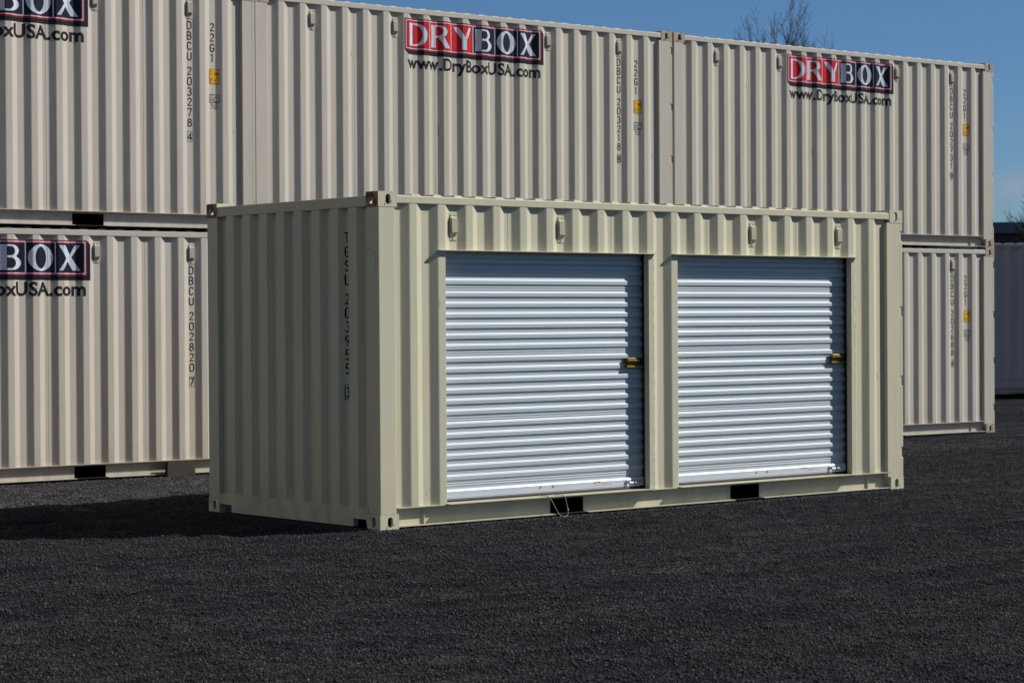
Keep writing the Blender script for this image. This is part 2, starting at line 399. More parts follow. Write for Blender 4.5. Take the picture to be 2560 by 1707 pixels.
def logo_parts():
    P = []
    a, b, c, d = 1.985, 3.968, 2.092, 2.452
    P.append(([[(a+.005, c), (a+.055, c-.047), (b+.045, c-.047), (b+.045, d-.04), (b, d)]], 3, 0))          # drop block
    P.append(([rect(a, b, c, d)], 2, 1))                          # crimson plate
    P.append((frame(a+.016, b-.016, c+.016, d-.016, .009), 1, 2))  # white hairline
    ia, ib, ic, id_ = a+.034, b-.028, c+.034, d-.034
    n = 6; cw = (ib-ia)/n
    for i in range(n):
        P.append(([rect(ia+cw*i, ia+cw*(i+1), ic, id_)], 0 if i < 3 else 3, 2))
    for i in range(1, n): P.append(([rect(ia+cw*i-.005, ia+cw*i+.005, ic-.008, id_+.008)], 1, 3))
    h = id_-ic-.035; v0 = ic+.0175; w = cw*.78
    def L_(i, loops, lay=4):
        u0 = ia+cw*i+cw*.11
        P.append(([[(u0+p[0]*w, v0+p[1]*h) for p in lp] for lp in loops], 1, lay))
    L_(0, [[(0, 0), (.02, .5), (0, 1), (.42, 1)]+arc(.42, .5, .58, .5, 85, -85, 14)+[(.42, 0)], [(.24, .07), (.38, .07)]+arc(.38, .5, .36, .43, -80, 80, 12)+[(.38, .93), (.24, .93)]])
    L_(1, [[(0, 0), (.03, .5), (0, 1), (.45, 1)]+arc(.45, .74, .40, .26, 85, -60, 10)+[(1.02, 0), (.74, .0), (.40, .47), (.26, .44), (.27, 0)], [(.26, .54), (.40, .54)]+arc(.40, .74, .22, .20, -80, 80, 8)+[(.26, .94)]])
    L_(2, [[(0, 1), (.27, 1), (.58, .56), (.80, 1), (1.0, 1), (.68, .44), (.69, 0), (.40, 0), (.42, .44)]])
    L_(3, [[(0, 0), (.02, .5), (0, 1), (.45, 1)]+arc(.45, .76, .40, .24, 80, -50, 9)+arc(.48, .28, .47, .28, 60, -85, 10)+[(.45, 0)],
           [(.27, .57), (.42, .57)]+arc(.42, .75, .22, .18, -80, 80, 7)+[(.27, .93)], [(.27, .07), (.42, .07)]+arc(.42, .28, .27, .21, -80, 80, 7)+[(.27, .49)]])
    L_(4, [arc(.5, .5, .56, .53, 0, 350, 26), arc(.5, .5, .27, .44, 0, 350, 22)])
    L_(5, [[(.0, 1), (.30, 1), (.98, 0), (.68, 0)]]); 
    L_(5, [[(.78, 1), (.97, 1), (.60, .50), (.50, .56)]], 4.5); L_(5, [[(.0, 0), (.18, 0), (.48, .46), (.40, .54)]], 4.5)
    return P
def url_parts():
    V, T = URL
    xa, xb = min(p[0] for p in V), max(p[0] for p in V); cap = .72
    f = lambda p: (2.022+(p[0]-xa)/(xb-xa)*1.935, 1.890+p[1]/cap*.140)
    return [([[f(V[i]) for i in t]], 3, 0) for t in T]

_urlcache = {}
# ------------------------------------------------------------------ shared container pieces
def fitting_mesh(name, mats, sx, sy, top):
    """hollow corner casting with apertures; sx: +1 if its end face looks to +x, sy likewise, top: upper or lower one"""
    lx, ly, lz, t = .178, .162, .118, .026
    bm = MB()
    def oval(cx, cy, rx, ry):
        n = 7; out = []
        # stadium, long axis = y
        out += [(cx+rx*math.cos(math.pi*i/n), cy+(ry-rx)+rx*math.sin(math.pi*i/n)) for i in range(n+1)]
        out += [(cx-rx*math.cos(math.pi*i/n), cy-(ry-rx)-rx*math.sin(math.pi*i/n)) for i in range(n+1)]
        return out
    def face(w, h, ov, P, depth, mo=0):
        """plate with oval hole; P(a, b, d) maps to 3-D, d = depth inward"""
        outer = [(0, 0), (w, 0), (w, h), (0, h)]
        allp = outer+ov; tr = tessellate_polygon([[Vector((*p, 0)) for p in outer], [Vector((*p, 0)) for p in ov]])
        bm.add([P(a, b, 0) for a, b in allp], [tuple(q) for q in tr], mo)
        bm.add([P(a, b, depth) for a, b in allp], [tuple(q) for q in tr], 1)
        n = len(ov); bm.add([P(a, b, 0) for a, b in ov]+[P(a, b, depth) for a, b in ov], [(i, (i+1) % n, n+(i+1) % n, n+i) for i in range(n)], 0)
    X = (lambda a: a) if sx < 0 else (lambda a: lx-a)     # a measured from the end face
    Y = (lambda b: b) if sy < 0 else (lambda b: ly-b)
    Z = (lambda c: lz-c) if top else (lambda c: c)        # c measured from the top/bottom face
    zc = lz/2
    face(lx, lz, oval(.095 if sx < 0 else .095, zc, .0245, .040), lambda a, b, d: (X(a), Y(d), Z(b)), t)   # long side
    face(ly, lz, oval(.089, zc, .0245, .040), lambda a, b, d: (X(d), Y(a), Z(b)), t, 2 if len(mats) > 2 else 0)   # end
    face(lx, ly, oval(.100, .089, .031, .060), lambda a, b, d: (X(a), Y(b), Z(d)), t)                      # top or bottom
    # the three blind faces, outer and inner skins
    for (a, b) in ((lx, lx-t),):
        for q, mi in ((a, 0), (b, 1)):
            bm.add([(X(q), Y(0), Z(0)), (X(q), Y(ly), Z(0)), (X(q), Y(ly), Z(lz)), (X(q), Y(0), Z(lz))], [(0, 1, 2, 3)], mi)
    for q, mi in ((ly, 0), (ly-t, 1)):
        bm.add([(X(0), Y(q), Z(0)), (X(lx), Y(q), Z(0)), (X(lx), Y(q), Z(lz)), (X(0), Y(q), Z(lz))], [(0, 1, 2, 3)], mi)
    for q, mi in ((lz, 0), (lz-t, 1)):
        bm.add([(X(0), Y(0), Z(q)), (X(lx), Y(0), Z(q)), (X(lx), Y(ly), Z(q)), (X(0), Y(ly), Z(q))], [(0, 1, 2, 3)], mi)
    return bm.mesh(name, mats, fix=False)

def vent_mesh(mat):
    b = MB(); w = .036
    b.prism([(-w, -.108), (w, -.108), (w, .098), (w-.008, .108), (-w+.008, .108), (-w, .098)], 1, -.006, 0)
    # hood: seen from the side a sloped box
    prof = [(-.006, .082), (-.038, .064), (-.038, -.045), (-.006, -.078)]  # (y, z)
    b.prism(prof, 0, -.034, .020)
    for (x, z) in ((-.018, .090), (.018, .090), (.0, -.092)):
        b.tube([(x, -.006, z), (x, -.013, z)], .0065, 6)
    return b.mesh('vent', mat)
def notched_post(mat, L0, notches=True):
    b = MB(); x1 = L0-.034; z0, z1 = .118, 2.473; xl = CL-.217
    b.prism([(xl, .003), (x1, .003), (x1, .16), (x1-.03, .16), (x1-.03, .09), (xl, .055)], 2, z0, z1)
    zs = [(.298, .392), (.962, 1.052), (1.608, 1.697), (2.306, 2.398)] if notches else []
    z = z0
    for a, c in zs+[(z1, z1)]:
        if a > z: b.box(x1, L0, .003, .157, z, a)
        z = c
    if notches: b.box(x1, L0-.004, .016, .155, z0+.001, z1-.001)
    return b.mesh('corner_post', mat)
def plain_post(mat):
    b = MB(); b.prism([(.003, .003), (.160, .003), (.160, .055), (.10, .055), (.10, .16), (.003, .16)], 2, .118, 2.473)
    return b.mesh('corner_post', mat)
def rail_mesh(mat, L0):
    b = MB(); a, e = .178, L0-.178; z0, z1 = .016, .165
    b.prism([(.003, z1-.007), (.075, z1-.007), (.075, z1), (.003, z1)], 0, a, e)
    for x0, x1 in ((a, 1.768), (2.128, 3.843), (4.203, e)):
        b.box(x0, x1, .070, .076, z0+.007, z1-.0072)
        b.box(x0, x1, .003, .0765, z0, z0+.0068)
    for x0, x1 in ((1.768, 2.128), (3.843, 4.203)):
        b.box(x0, x1, .030, .0765, z0, z0+.005, 1)
        b.box(x0+.001, x1-.001, .070, CW-.072, .136, .142, 1)                      # tunnel roof
        b.box(x0-.006, x0-.0002, .0775, CW-.078, z0+.002, .136, 1); b.box(x1+.0002, x1+.006, .0775, CW-.078, z0+.002, .136, 1)
        b.box(x0, x1, .0775, CW-.078, z0-.006, z0-.0005, 1)
        b.box(x0, x1, .9, .91, z0, .1355, 1)
        b.box(x0, x1, .0702, .0758, .1421, z1-.0073)
    for x in (.46, L0-.44):      # web splice plates
        b.box(x-.003, x+.003, .050, .0698, z0+.0072, z1-.0073)
    return b.mesh('bottom_rail', [mat, M_dark])
def roof_mesh(mat, L0):
    b = MB(); z = 2.548; b.box(.08, L0-.08, .05, CW-.05, z-.003, z)
    x = .42
    while x < L0-.42:
        w0, w1 = .052, .035; h = .034
        for (xa, xb, ya, yb, zz) in ((0, 0, 0, 0, 0),):
            vs = [(x-w0, .035, z+.001), (x+w0, .035, z+.001), (x+w0, CW-.035, z+.001), (x-w0, CW-.035, z+.001),
                  (x-w1, .085, z+h), (x+w1, .085, z+h), (x+w1, CW-.085, z+h), (x-w1, CW-.085, z+h)]
            b.add(vs, [(4, 5, 6, 7), (0, 1, 5, 4), (1, 2, 6, 5), (2, 3, 7, 6), (3, 0, 4, 7), (0, 3, 2, 1)])
        x += .209
    for x0, x1 in ((.178, .40), (L0-.40, L0-.178)):
        for y0, y1 in ((.012, .30), (CW-.30, CW-.012)):
            b.prism([(x0, y0), (x1, y0), (x1-.05, y1), (x0, y1)] if True else [], 2, 2.5625, 2.568)
    return b.mesh('roof', mat)
def end_wall_mesh(mat):
    b = MB(); ys = EPY; n = len(ys)
    vs = [(prof_end(y)+t, y, z) for t in (0, .0025) for z in (.160, 2.478) for y in ys]
    fs = []
    for i in range(n-1): fs += [(i, i+1, n+i+1, n+i), (2*n+i, 3*n+i, 3*n+i+1, 2*n+i+1)]
    b.add(vs, fs); return b.mesh('end_wall', mat)
def end_rail_mesh(mat):
    b = MB()
    b.prism([(.162, .012), (.165, .165), (2.275, .165), (2.276, .012+.062), (2.268, .074), (2.092, .074), (2.092, .012), (.358, .012), (.358, .074), (.190, .074), (.178, .012)][::1], 0, .004, .050)
    b.box(.05, .10, .18, 2.26, .1, .16)
    return b.mesh('end_bottom_rail', mat)

class Kit: pass
def make_kit(mat, fit, matend, L0=CL, rough_fit=None):
    k = Kit(); k.mat = mat; k.L0 = L0
    k.fit = {(sx, sy, tp): fitting_mesh('corner_fitting', [fit, M_rustin, M_rust] if (rough_fit and tp and sx < 0) else [fit, M_rustin], sx, sy, tp) for sx in (-1, 1) for sy in (-1, 1) for tp in (0, 1)}
    k.vent = vent_mesh(mat); k.np = notched_post(mat, L0, L0 > 6.01); k.pp = plain_post(mat); k.rail = rail_mesh(mat, L0)
    k.roof = roof_mesh(mat, L0); k.end = end_wall_mesh(matend); k.erail = end_rail_mesh(matend)
    b = MB(); b.box(.178, L0-.178, .003, .063, 2.503, 2.5615); k.trail = b.mesh('top_rail', mat)
    b = MB(); b.box(.004, .064, .162, CW-.162, 2.478, 2.5615); k.etrail = b.mesh('end_top_rail', matend)
    b = MB(); sheet(b, xs_between(.155, 5.845), .1652, 2.503); k.wall = b.mesh('side_wall', mat)
    b = MB(); b.box(.10, L0-.12, .080, CW-.080, .143, .160); 
    for x in [.112+.02, .5, .9, 1.3, 1.65, 2.25, 2.6, 3.0, 3.4, 3.72, 4.3, 4.7, 5.1, 5.5, L0-.20]: b.box(x, x+.045, .0785, CW-.0785, .035, .1425, 1)
    k.floor = b.mesh('floor', [M_inside, M_dark])
    b = MB()
    b.box(0, 1.112, -.02, .02, 0, 2.30)
    for i in range(4): b.box(.06, 1.05, .021, .032, .12+.56*i, .50+.56*i)
    k.door = b.mesh('cargo_door', mat)
    b = MB()
    b.tube([(0, .058, -.02), (0, .058, 2.32)], .017, 8)
    for z in (.02, .7, 1.5, 2.28): b.box(-.035, .035, .021, .06, z-.02, z+.02)
    b.tube([(0, .075, .92), (.36, .075, .92)], .011, 6); k.bar = b.mesh('locking_bar', mat)
    return k
GROUP_R = 'cream shipping containers stacked behind the front one'

def container(kit, loc, rot, label, group, front_wall=True, vents=(.7555, 1.872, 4.098, 5.213)):
    r = empty('shipping_container', loc, rot); tag(r, label, 'shipping container', group)
    L0 = kit.L0
    for sx in (-1, 1):
        for sy in (-1, 1):
            for tp in (0, 1):
                ob('corner_fitting', kit.fit[(sx, sy, tp)], r, ((0 if sx < 0 else L0-.178), (0 if sy < 0 else CW-.162), (CH-.118 if tp else 0)))
    ob('corner_post', kit.pp, r, bevel=.006); ob('corner_post', kit.np, r, bevel=.003)
    o = ob('corner_post', kit.pp, r, bevel=.006); o.scale = (1, -1, 1); o.location = (0, CW, 0)
    o = ob('corner_post', kit.np, r, bevel=.003); o.scale = (1, -1, 1); o.location = (0, CW, 0)
    ob('bottom_rail', kit.rail, r); o = ob('bottom_rail', kit.rail, r); o.scale = (1, -1, 1); o.location = (0, CW, 0)
    ob('top_rail', kit.trail, r, bevel=.005); ob('top_rail', kit.trail, r, (0, CW-.066, 0), bevel=.005)
    ob('end_top_rail', kit.etrail, r, bevel=.005); ob('end_bottom_rail', kit.erail, r)
    ob('end_top_rail', kit.etrail, r, (L0-.068, 0, 0))
    ob('roof', kit.roof, r); ob('end_wall', kit.end, r); ob('floor', kit.floor, r)
    if front_wall: ob('side_wall', kit.wall, r)
    o = ob('side_wall', kit.wall, r); o.scale = (1, -1, 1); o.location = (0, CW, 0)
    for x in vents: ob('air_vent', kit.vent, r, (x, YI+.0005, 2.334))
    for i in range(2):
        d = ob('cargo_door', kit.door, r, (L0-.04, .165 if i == 0 else CW-.165, .14)); d.rotation_euler = (0, 0, rad(90) if i == 0 else rad(-90))
        if i == 0: d.scale = (1, -1, 1)
        else: d.scale = (1, 1, 1)
        for x in (.25, .86): ob('locking_bar', kit.bar, d, (x, 0, 0))
    return r
_lg = {}
def markings(r, letters, digits, check, u0=5.2115, dx=0, logo=True):
    kx = .018
    if logo:
        if not _lg:
            _lg['l'] = decal('logo_panel', logo_parts(), [M_red, M_white, M_dred, M_navy], r).data
            _lg['u'] = decal('web_address', url_parts(), [M_red, M_white, M_dred, M_black], r).data
            # the size label and the approval mark of every container
            u = 5.508
            P = [([rect(u-.056, u+.056, 1.555, 1.713)], 1, 0), ([rect(u-.051, u+.051, 1.560, 1.708)], 0, 1)]
            for j, ch in enumerate('2.6m'): P += glyph(ch, u-.036+j*.024, 1.645, .018, .048, .0052, 2, 2)
            for j, ch in enumerate("8'6\""): P += glyph(ch, u-.036+j*.024, 1.572, .018, .048, .0052, 2, 2)
            _lg['y'] = decal('height_label', P, [M_yel, M_black, flat('brown_lettering', (.12, .05, .01))], r).data
            P = [(frame(u-.056, u+.056, 1.351, 1.443, .0065), 0, 0), ([rect(u-.018, u-.0145, 1.356, 1.438)], 0, 0)]
            P += glyph('i', u-.036, 1.366, .018, .062, .006)+glyph('c', u+.020, 1.362, .042, .075, .0075)
            P += glyph('7', u-.024, 1.287, .028, .050, .006)+glyph('0', u+.022, 1.287, .028, .050, .006)
            _lg['i'] = decal('approval_mark', P, [M_black, M_black], r).data
        else:
            for n, k in (('logo_panel', 'l'), ('web_address', 'u'), ('height_label', 'y'), ('approval_mark', 'i')): ob(n, _lg[k], r)
    for n, P in zip(('owner_code', 'serial_number', 'check_digit'), vertical_code(letters, digits, check, u0, 2.205)):
        decal(n, P, [M_black, M_thin], r)
    P = []
    for i, c in enumerate('22G1'): P += glyph(c, 5.490, 2.203-i*.109-.092, .046, .092, .0122)
    decal('type_marking', P, [M_black], r)

# ------------------------------------------------------------------ ground
ANG = -0.0276; SLP = -0.0016; RX, RY, RZ = 15.4255, 6.3292, -0.0374
def smooth(t): t = np.clip(t, 0, 1); return t*t*(3-2*t)
_rt = np.random.default_rng(5).random((4, 64, 64))
def vnoise(x, y, k):
    x = np.asarray(x, float); y = np.asarray(y, float); i = np.floor(x).astype(int); j = np.floor(y).astype(int); a = x-i; b = y-j; a = a*a*(3-2*a); b = b*b*(3-2*b)
    T = _rt[k]; g = lambda p, q: T[p % 64, q % 64]
    return (g(i, j)*(1-a)+g(i+1, j)*a)*(1-b)+(g(i, j+1)*(1-a)+g(i+1, j+1)*a)*b
def ground_z(x, y):
    s = (x-RX)*math.cos(ANG)+(y-RY)*math.sin(ANG)
    w = smooth((y-2.9)/2.4)*smooth((30-np.abs(x-5))/12)
    z = w*(RZ+SLP*s-.004)
    und = .016*(vnoise(x*3.1+y*1.1, y*3.6, 1)-.5)+.014*(vnoise(x*6.0, y*8.0-x, 2)-.5)+.012*np.maximum(0, vnoise(x*2.2+7, y*9.0-2.0*x, 3)-.62)*2.6
    und = und+.009*np.sin(x*1.7+.6*y)*np.sin(y*1.3-.4*x)+.006*np.sin(x*3.1-1.9*y+1)*np.sin(2.3*y+.7*x)+.004*np.sin(6.1*x+2*y)*np.sin(5.3*y-2.2*x)
    und = und+.006*np.sin(9.7*x+3.1*y)*np.sin(8.3*y-4.1*x+1)+.004*np.sin(17*x-6*y)*np.sin(15*y+7*x)
    for (a_, b_, c_, h_) in ((-3.15, -.06, .6, .022), (-3.42, -.06, .6, -.020), (-.95, .10, 1.3, .020), (-1.15, .10, 1.3, -.018), (-4.9, .20, 2.1, .018), (-5.15, .20, 2.1, -.018), (-2.1, -.17, .2, .014), (-2.28, -.17, .2, -.014)):
        und = und+h_*np.exp(-((y-a_-b_*x-.12*np.sin(x*.8+c_))/.075)**2)*smooth((x+1.5)/3)*(.5+.5*np.sin(x*1.3+c_*3))
    und = und+.012*np.exp(-((y+3.2+.06*x+.15*np.sin(x*.8))/.10)**2)*smooth((x+2)/4)-.010*np.exp(-((y+3.5+.06*x+.15*np.sin(x*.8))/.14)**2)*smooth((x+2)/4)
    und = und+.012*np.exp(-((y+.9-.10*(x-8)+.1*np.sin(x*1.1))/.10)**2)*smooth((x-6)/3)
    foot = smooth((np.maximum(np.maximum(-.05-x, x-6.1), np.maximum(-.05-y, y-2.5)))/.6)
    rearf = smooth(np.abs(y-(RY+1.2+(x-RX)*math.sin(ANG)))/1.4-.85)
    return z+(und-.010)*foot*rearf-.003
xs = np.concatenate([-np.geomspace(2500, 30, 22), np.arange(-26, -12, .25), np.arange(-12, 22, .085), np.arange(22, 44, .25), np.geomspace(46, 2500, 22)])
ys = np.concatenate([-np.geomspace(2500, 24, 22), np.arange(-20, -9, .25), np.arange(-9, 8, .085), np.arange(8, 30, .25), np.geomspace(32, 2500, 24)])
GX, GY = np.meshgrid(xs, ys); GZ = ground_z(GX, GY)
near = (np.abs(GX) < 60) & (np.abs(GY) < 60); GZ = np.where(near, GZ, 0)
nx, ny = len(xs), len(ys)
V = np.stack([GX.ravel(), GY.ravel(), GZ.ravel()], 1)
I = np.arange(nx*ny).reshape(ny, nx); Q = np.stack([I[:-1, :-1], I[:-1, 1:], I[1:, 1:], I[1:, :-1]], -1).reshape(-1, 4)
def quick_mesh(name, V, F):
    me = bpy.data.meshes.new(name); k = F.shape[1]
    me.vertices.add(len(V)); me.vertices.foreach_set('co', V.astype(np.float32).ravel())
    me.loops.add(F.size); me.loops.foreach_set('vertex_index', F.astype(np.int32).ravel())
    me.polygons.add(len(F)); me.polygons.foreach_set('loop_start', np.arange(0, F.size, k, dtype=np.int32))
    me.polygons.foreach_set('loop_total', np.full(len(F), k, dtype=np.int32))
    me.update(calc_edges=True); me.validate(); return me
gm = quick_mesh('ground', V, Q); gm.polygons.foreach_set('use_smooth', [True]*len(gm.polygons))

def gravel_mat():
    m, nt, b = newmat('black_gravel'); N = nt.nodes; K = nt.links.new
    geo = N.new('ShaderNodeNewGeometry')
    def vor(scale, feat='F1'):
        v = N.new('ShaderNodeTexVoronoi'); v.inputs['Scale'].default_value = scale; v.feature = feat; K(geo.outputs['Position'], v.inputs['Vector']); return v
    v1 = vor(85); v2 = vor(170); 
    def gn(scale, lo, hi, det=4):
        n = N.new('ShaderNodeTexNoise'); n.inputs['Scale'].default_value = scale; n.inputs['Detail'].default_value = det
        K(geo.outputs['Position'], n.inputs['Vector']); r = N.new('ShaderNodeMapRange'); r.inputs['From Min'].default_value = lo; r.inputs['From Max'].default_value = hi
        K(n.outputs['Fac'], r.inputs['Value']); return r.outputs[0]
    sc = N.new('ShaderNodeSeparateColor'); K(v1.outputs['Color'], sc.inputs[0])
    rp = N.new('ShaderNodeValToRGB'); K(sc.outputs[0], rp.inputs[0])
    e = rp.color_ramp.elements; e[0].position = 0; e[0].color = (.008, .008, .009, 1); e[1].position = 1; e[1].color = (.115, .115, .118, 1)
    x = rp.color_ramp.elements.new(.5); x.color = (.030, .030, .032, 1); x = rp.color_ramp.elements.new(.85); x.color = (.055, .055, .058, 1)
    big = gn(.55, .3, .75); mid = gn(3.2, .35, .7)
    c = mix(nt, big, rp.outputs[0], (.020, .0205, .023)); 
    mm = N.new('ShaderNodeMix'); mm.data_type = 'RGBA'; mm.blend_type = 'MULTIPLY'; mm.inputs['Factor'].default_value = 1
    K(rp.outputs[0], mm.inputs['A']); K(mix(nt, mid, (.80, .84, .95), (1.78, 1.78, 1.84)), mm.inputs['B'])
    m3 = N.new('ShaderNodeMix'); m3.data_type = 'RGBA'; m3.blend_type = 'MULTIPLY'; m3.inputs['Factor'].default_value = 1
    K(mm.outputs['Result'], m3.inputs['A']); lane = N.new('ShaderNodeTexNoise'); lane.inputs['Scale'].default_value = 1.0; lane.inputs['Detail'].default_value = 5
    mp = N.new('ShaderNodeMapping'); mp.inputs['Scale'].default_value = (.35, 2.4, 1); mp.inputs['Rotation'].default_value = (0, 0, rad(-34)); K(geo.outputs['Position'], mp.inputs[0]); K(mp.outputs[0], lane.inputs['Vector'])
    lr = N.new('ShaderNodeMapRange'); lr.inputs['From Min'].default_value = .34; lr.inputs['From Max'].default_value = .66; K(lane.outputs['Fac'], lr.inputs['Value'])
    m4 = N.new('ShaderNodeMix'); m4.data_type = 'RGBA'; m4.blend_type = 'MULTIPLY'; m4.inputs['Factor'].default_value = 1
    K(mix(nt, big, (.78, .82, .92), (1.2, 1.12, 1.02)), m4.inputs['A']); K(mix(nt, lr.outputs[0], (.66, .68, .73), (1.45, 1.42, 1.38)), m4.inputs['B'])
    K(m4.outputs['Result'], m3.inputs['B'])
    # paler grey chippings in front of the stacked row
    sp = N.new('ShaderNodeSeparateXYZ'); K(geo.outputs['Position'], sp.inputs[0])
    w = math_(nt, 'ADD', sp.outputs['Y'], math_(nt, 'MULTIPLY', gn(1.1, 0, 1), 1.4))
    w = math_(nt, 'SUBTRACT', w, math_(nt, 'MULTIPLY', math_(nt, 'MAXIMUM', math_(nt, 'SUBTRACT', sp.outputs['X'], 5.0), 0.0), .8))
    r = N.new('ShaderNodeMapRange'); r.inputs['From Min'].default_value = 3.6; r.inputs['From Max'].default_value = 4.8; K(w, r.inputs['Value'])
    pale = N.new('ShaderNodeMix'); pale.data_type = 'RGBA'; pale.blend_type = 'MULTIPLY'; pale.inputs['Factor'].default_value = 1
    K(m3.outputs['Result'], pale.inputs['A']); pale.inputs['B'].default_value = (2.1, 2.0, 1.85, 1)
    K(mix(nt, r.outputs[0], m3.outputs['Result'], pale.outputs['Result']), b.inputs['Base Color'])
    b.inputs['Roughness'].default_value = .85; b.inputs['Specular IOR Level'].default_value = .06
    hgt = math_(nt, 'ADD', math_(nt, 'MULTIPLY', v1.outputs['Distance'], -1.0), math_(nt, 'MULTIPLY', v2.outputs['Distance'], -.5))
    bp = N.new('ShaderNodeBump'); bp.inputs['Strength'].default_value = 1; bp.inputs['Distance'].default_value = .018; K(hgt, bp.inputs['Height'])
    bp2 = N.new('ShaderNodeBump'); bp2.inputs['Strength'].default_value = 1; bp2.inputs['Distance'].default_value = .10; K(gn(7, .40, .80, 6), bp2.inputs['Height'])
    bp3 = N.new('ShaderNodeBump'); bp3.inputs['Strength'].default_value = 1; bp3.inputs['Distance'].default_value = .035; K(gn(24, .35, .75, 4), bp3.inputs['Height']); K(bp2.outputs[0], bp3.inputs['Normal'])
    K(bp3.outputs[0], bp.inputs['Normal']); K(bp.outputs[0], b.inputs['Normal'])
    return m
M_gravel = gravel_mat()
gm.materials.append(M_gravel)
tag(ob('ground', gm), kind='structure')

# loose chippings lying on the surface, densest near the camera
def stones():
    rng = np.random.default_rng(7); pts = []
    f = np.array([math.sin(YAW), math.cos(YAW)]); r = np.array([math.cos(YAW), -math.sin(YAW)])
    n = 300000
    d = 9.3+(30-9.3)*rng.random(n)**1.35; l = (rng.random(n)*2-1)*(.235*d+.3)
    P = np.array([CAMP.x, CAMP.y])+d[:, None]*f+l[:, None]*r
    ok = ~((P[:, 0] > .0) & (P[:, 0] < 6.06) & (P[:, 1] > .01) & (P[:, 1] < 2.43)) & (P[:, 1] < 6.3-(P[:, 0]-RX)*.0276)
    # clumped
    cl = np.sin(P[:, 0]*5.1+P[:, 1]*3.3)*np.sin(P[:, 1]*6.3-P[:, 0]*2.2)+.7*np.sin(P[:, 0]*13-P[:, 1]*7)*np.sin(P[:, 1]*11+P[:, 0]*4)
    ok &= rng.random(n) < .62+.3*cl
    # chippings swept up against the foot of the container
    m = 9000; e1 = np.stack([rng.random(m)*6.2-.1, -.01-np.abs(rng.normal(0, .07, m))], 1); e2 = np.stack([-.01-np.abs(rng.normal(0, .08, m//2)), rng.random(m//2)*2.5], 1)
    E_ = np.concatenate([e1, e2]); P = np.concatenate([P[ok], E_]); d = np.concatenate([d[ok], np.full(len(E_), 17.)]); n = len(P); ok = np.ones(n, bool)
    P = P[ok]; d = d[ok]; n = len(P)
    o = np.array([(1, 0, 0), (0, 1, 0), (-1, 0, 0), (0, -1, 0), (0, 0, 1), (0, 0, -1)], float)
    F0 = np.array([(0, 1, 4), (1, 2, 4), (2, 3, 4), (3, 0, 4), (1, 0, 5), (2, 1, 5), (3, 2, 5), (0, 3, 5)])
    s = .0042+.0062*rng.random(n)**2.2; s = s*(1+(d-10)*.02)
    R = rng.random((n, 6, 1))*.7+.65
    loc = o[None]*R*s[:, None, None]; loc[:, :, 2] *= .75
    a = rng.random(n)*6.28; t = rng.normal(0, .5, n); ca, sa, ct, st = np.cos(a), np.sin(a), np.cos(t), np.sin(t)
    x = loc[:, :, 0].copy(); z = loc[:, :, 2].copy(); x2 = x*ct[:, None]+z*st[:, None]; z2 = -x*st[:, None]+z*ct[:, None]
    y = loc[:, :, 1]; X = x2*ca[:, None]-y*sa[:, None]; Y = x2*sa[:, None]+y*ca[:, None]
    zc = ground_z(P[:, 0], P[:, 1])+s*.35
    Vv = np.stack([X+P[:, 0:1], Y+P[:, 1:2], z2+zc[:, None]], -1).reshape(-1, 3)
    Ff = (F0[None]+(np.arange(n)*6)[:, None, None]).reshape(-1, 3)
    me = quick_mesh('gravel', Vv, Ff)
    tone = rng.random(n)**1.6*.84+.16*(rng.random(n) > .975)
    at = me.attributes.new('tone', 'FLOAT', 'POINT'); at.data.foreach_set('value', np.repeat(tone, 6).astype(np.float32))
    m, nt, b = newmat('gravel_chippings'); N = nt.nodes
    an = N.new('ShaderNodeAttribute'); an.attribute_name = 'tone'
    rp = N.new('ShaderNodeValToRGB'); nt.links.new(an.outputs['Fac'], rp.inputs[0]); e = rp.color_ramp.elements
    e[0].color = (.022, .022, .025, 1); e[1].color = (.16, .157, .152, 1)
    x = e.new(.75); x.color = (.068, .069, .075, 1)
    geo = N.new('ShaderNodeNewGeometry'); sp = N.new('ShaderNodeSeparateXYZ'); nt.links.new(geo.outputs['Position'], sp.inputs[0])
    r_ = N.new('ShaderNodeMapRange'); r_.inputs['From Min'].default_value = 3.2; r_.inputs['From Max'].default_value = 4.4; nt.links.new(sp.outputs['Y'], r_.inputs['Value'])
    mm = N.new('ShaderNodeMix'); mm.data_type = 'RGBA'; mm.blend_type = 'MULTIPLY'; mm.inputs['Factor'].default_value = 1
    nt.links.new(rp.outputs[0], mm.inputs['A']); nt.links.new(mix(nt, r_.outputs[0], (1, 1, 1), (1.9, 1.8, 1.65)), mm.inputs['B'])
    nt.links.new(mm.outputs['Result'], b.inputs['Base Color']); b.inputs['Roughness'].default_value = .7; b.inputs['Specular IOR Level'].default_value = .12
    me.materials.append(m); return me
tag(ob('gravel', stones()), 'loose black and grey stone chippings spread over the yard', 'gravel', kind='stuff')

# ------------------------------------------------------------------ the stacked row
KR = make_kit(M_rear, M_rearfit, M_rear)
c, s_ = math.cos(ANG), math.sin(ANG)
def row_loc(s, z): return (RX+s*c, RY+s*s_, RZ+SLP*s+z)
ROT = (0, -SLP, ANG)
KL = make_kit(M_rear, M_rearfit, M_rear, L0=5.998)
O_L, O_M, O_R = -18.150, -12.150, -6.062
cLL = container(KL, row_loc(O_L, 0), ROT, 'cream container numbered DBCU 202820, lower one of the stack at the left edge', GROUP_R)
markings(cLL, 'DBCU', '202820', '7')
cLU = container(KL, row_loc(O_L, CH), ROT, 'cream container numbered DBCU 203278, upper one of the stack at the left edge', GROUP_R)
markings(cLU, 'DBCU', '203278', '4')
cML = container(KR, row_loc(O_M, 0), ROT, 'cream container hidden behind the two-door container, under the one numbered 203218', GROUP_R)
cMU = container(KR, row_loc(O_M, CH), ROT, 'cream container numbered DBCU 203218, on top in the middle of the row', GROUP_R)
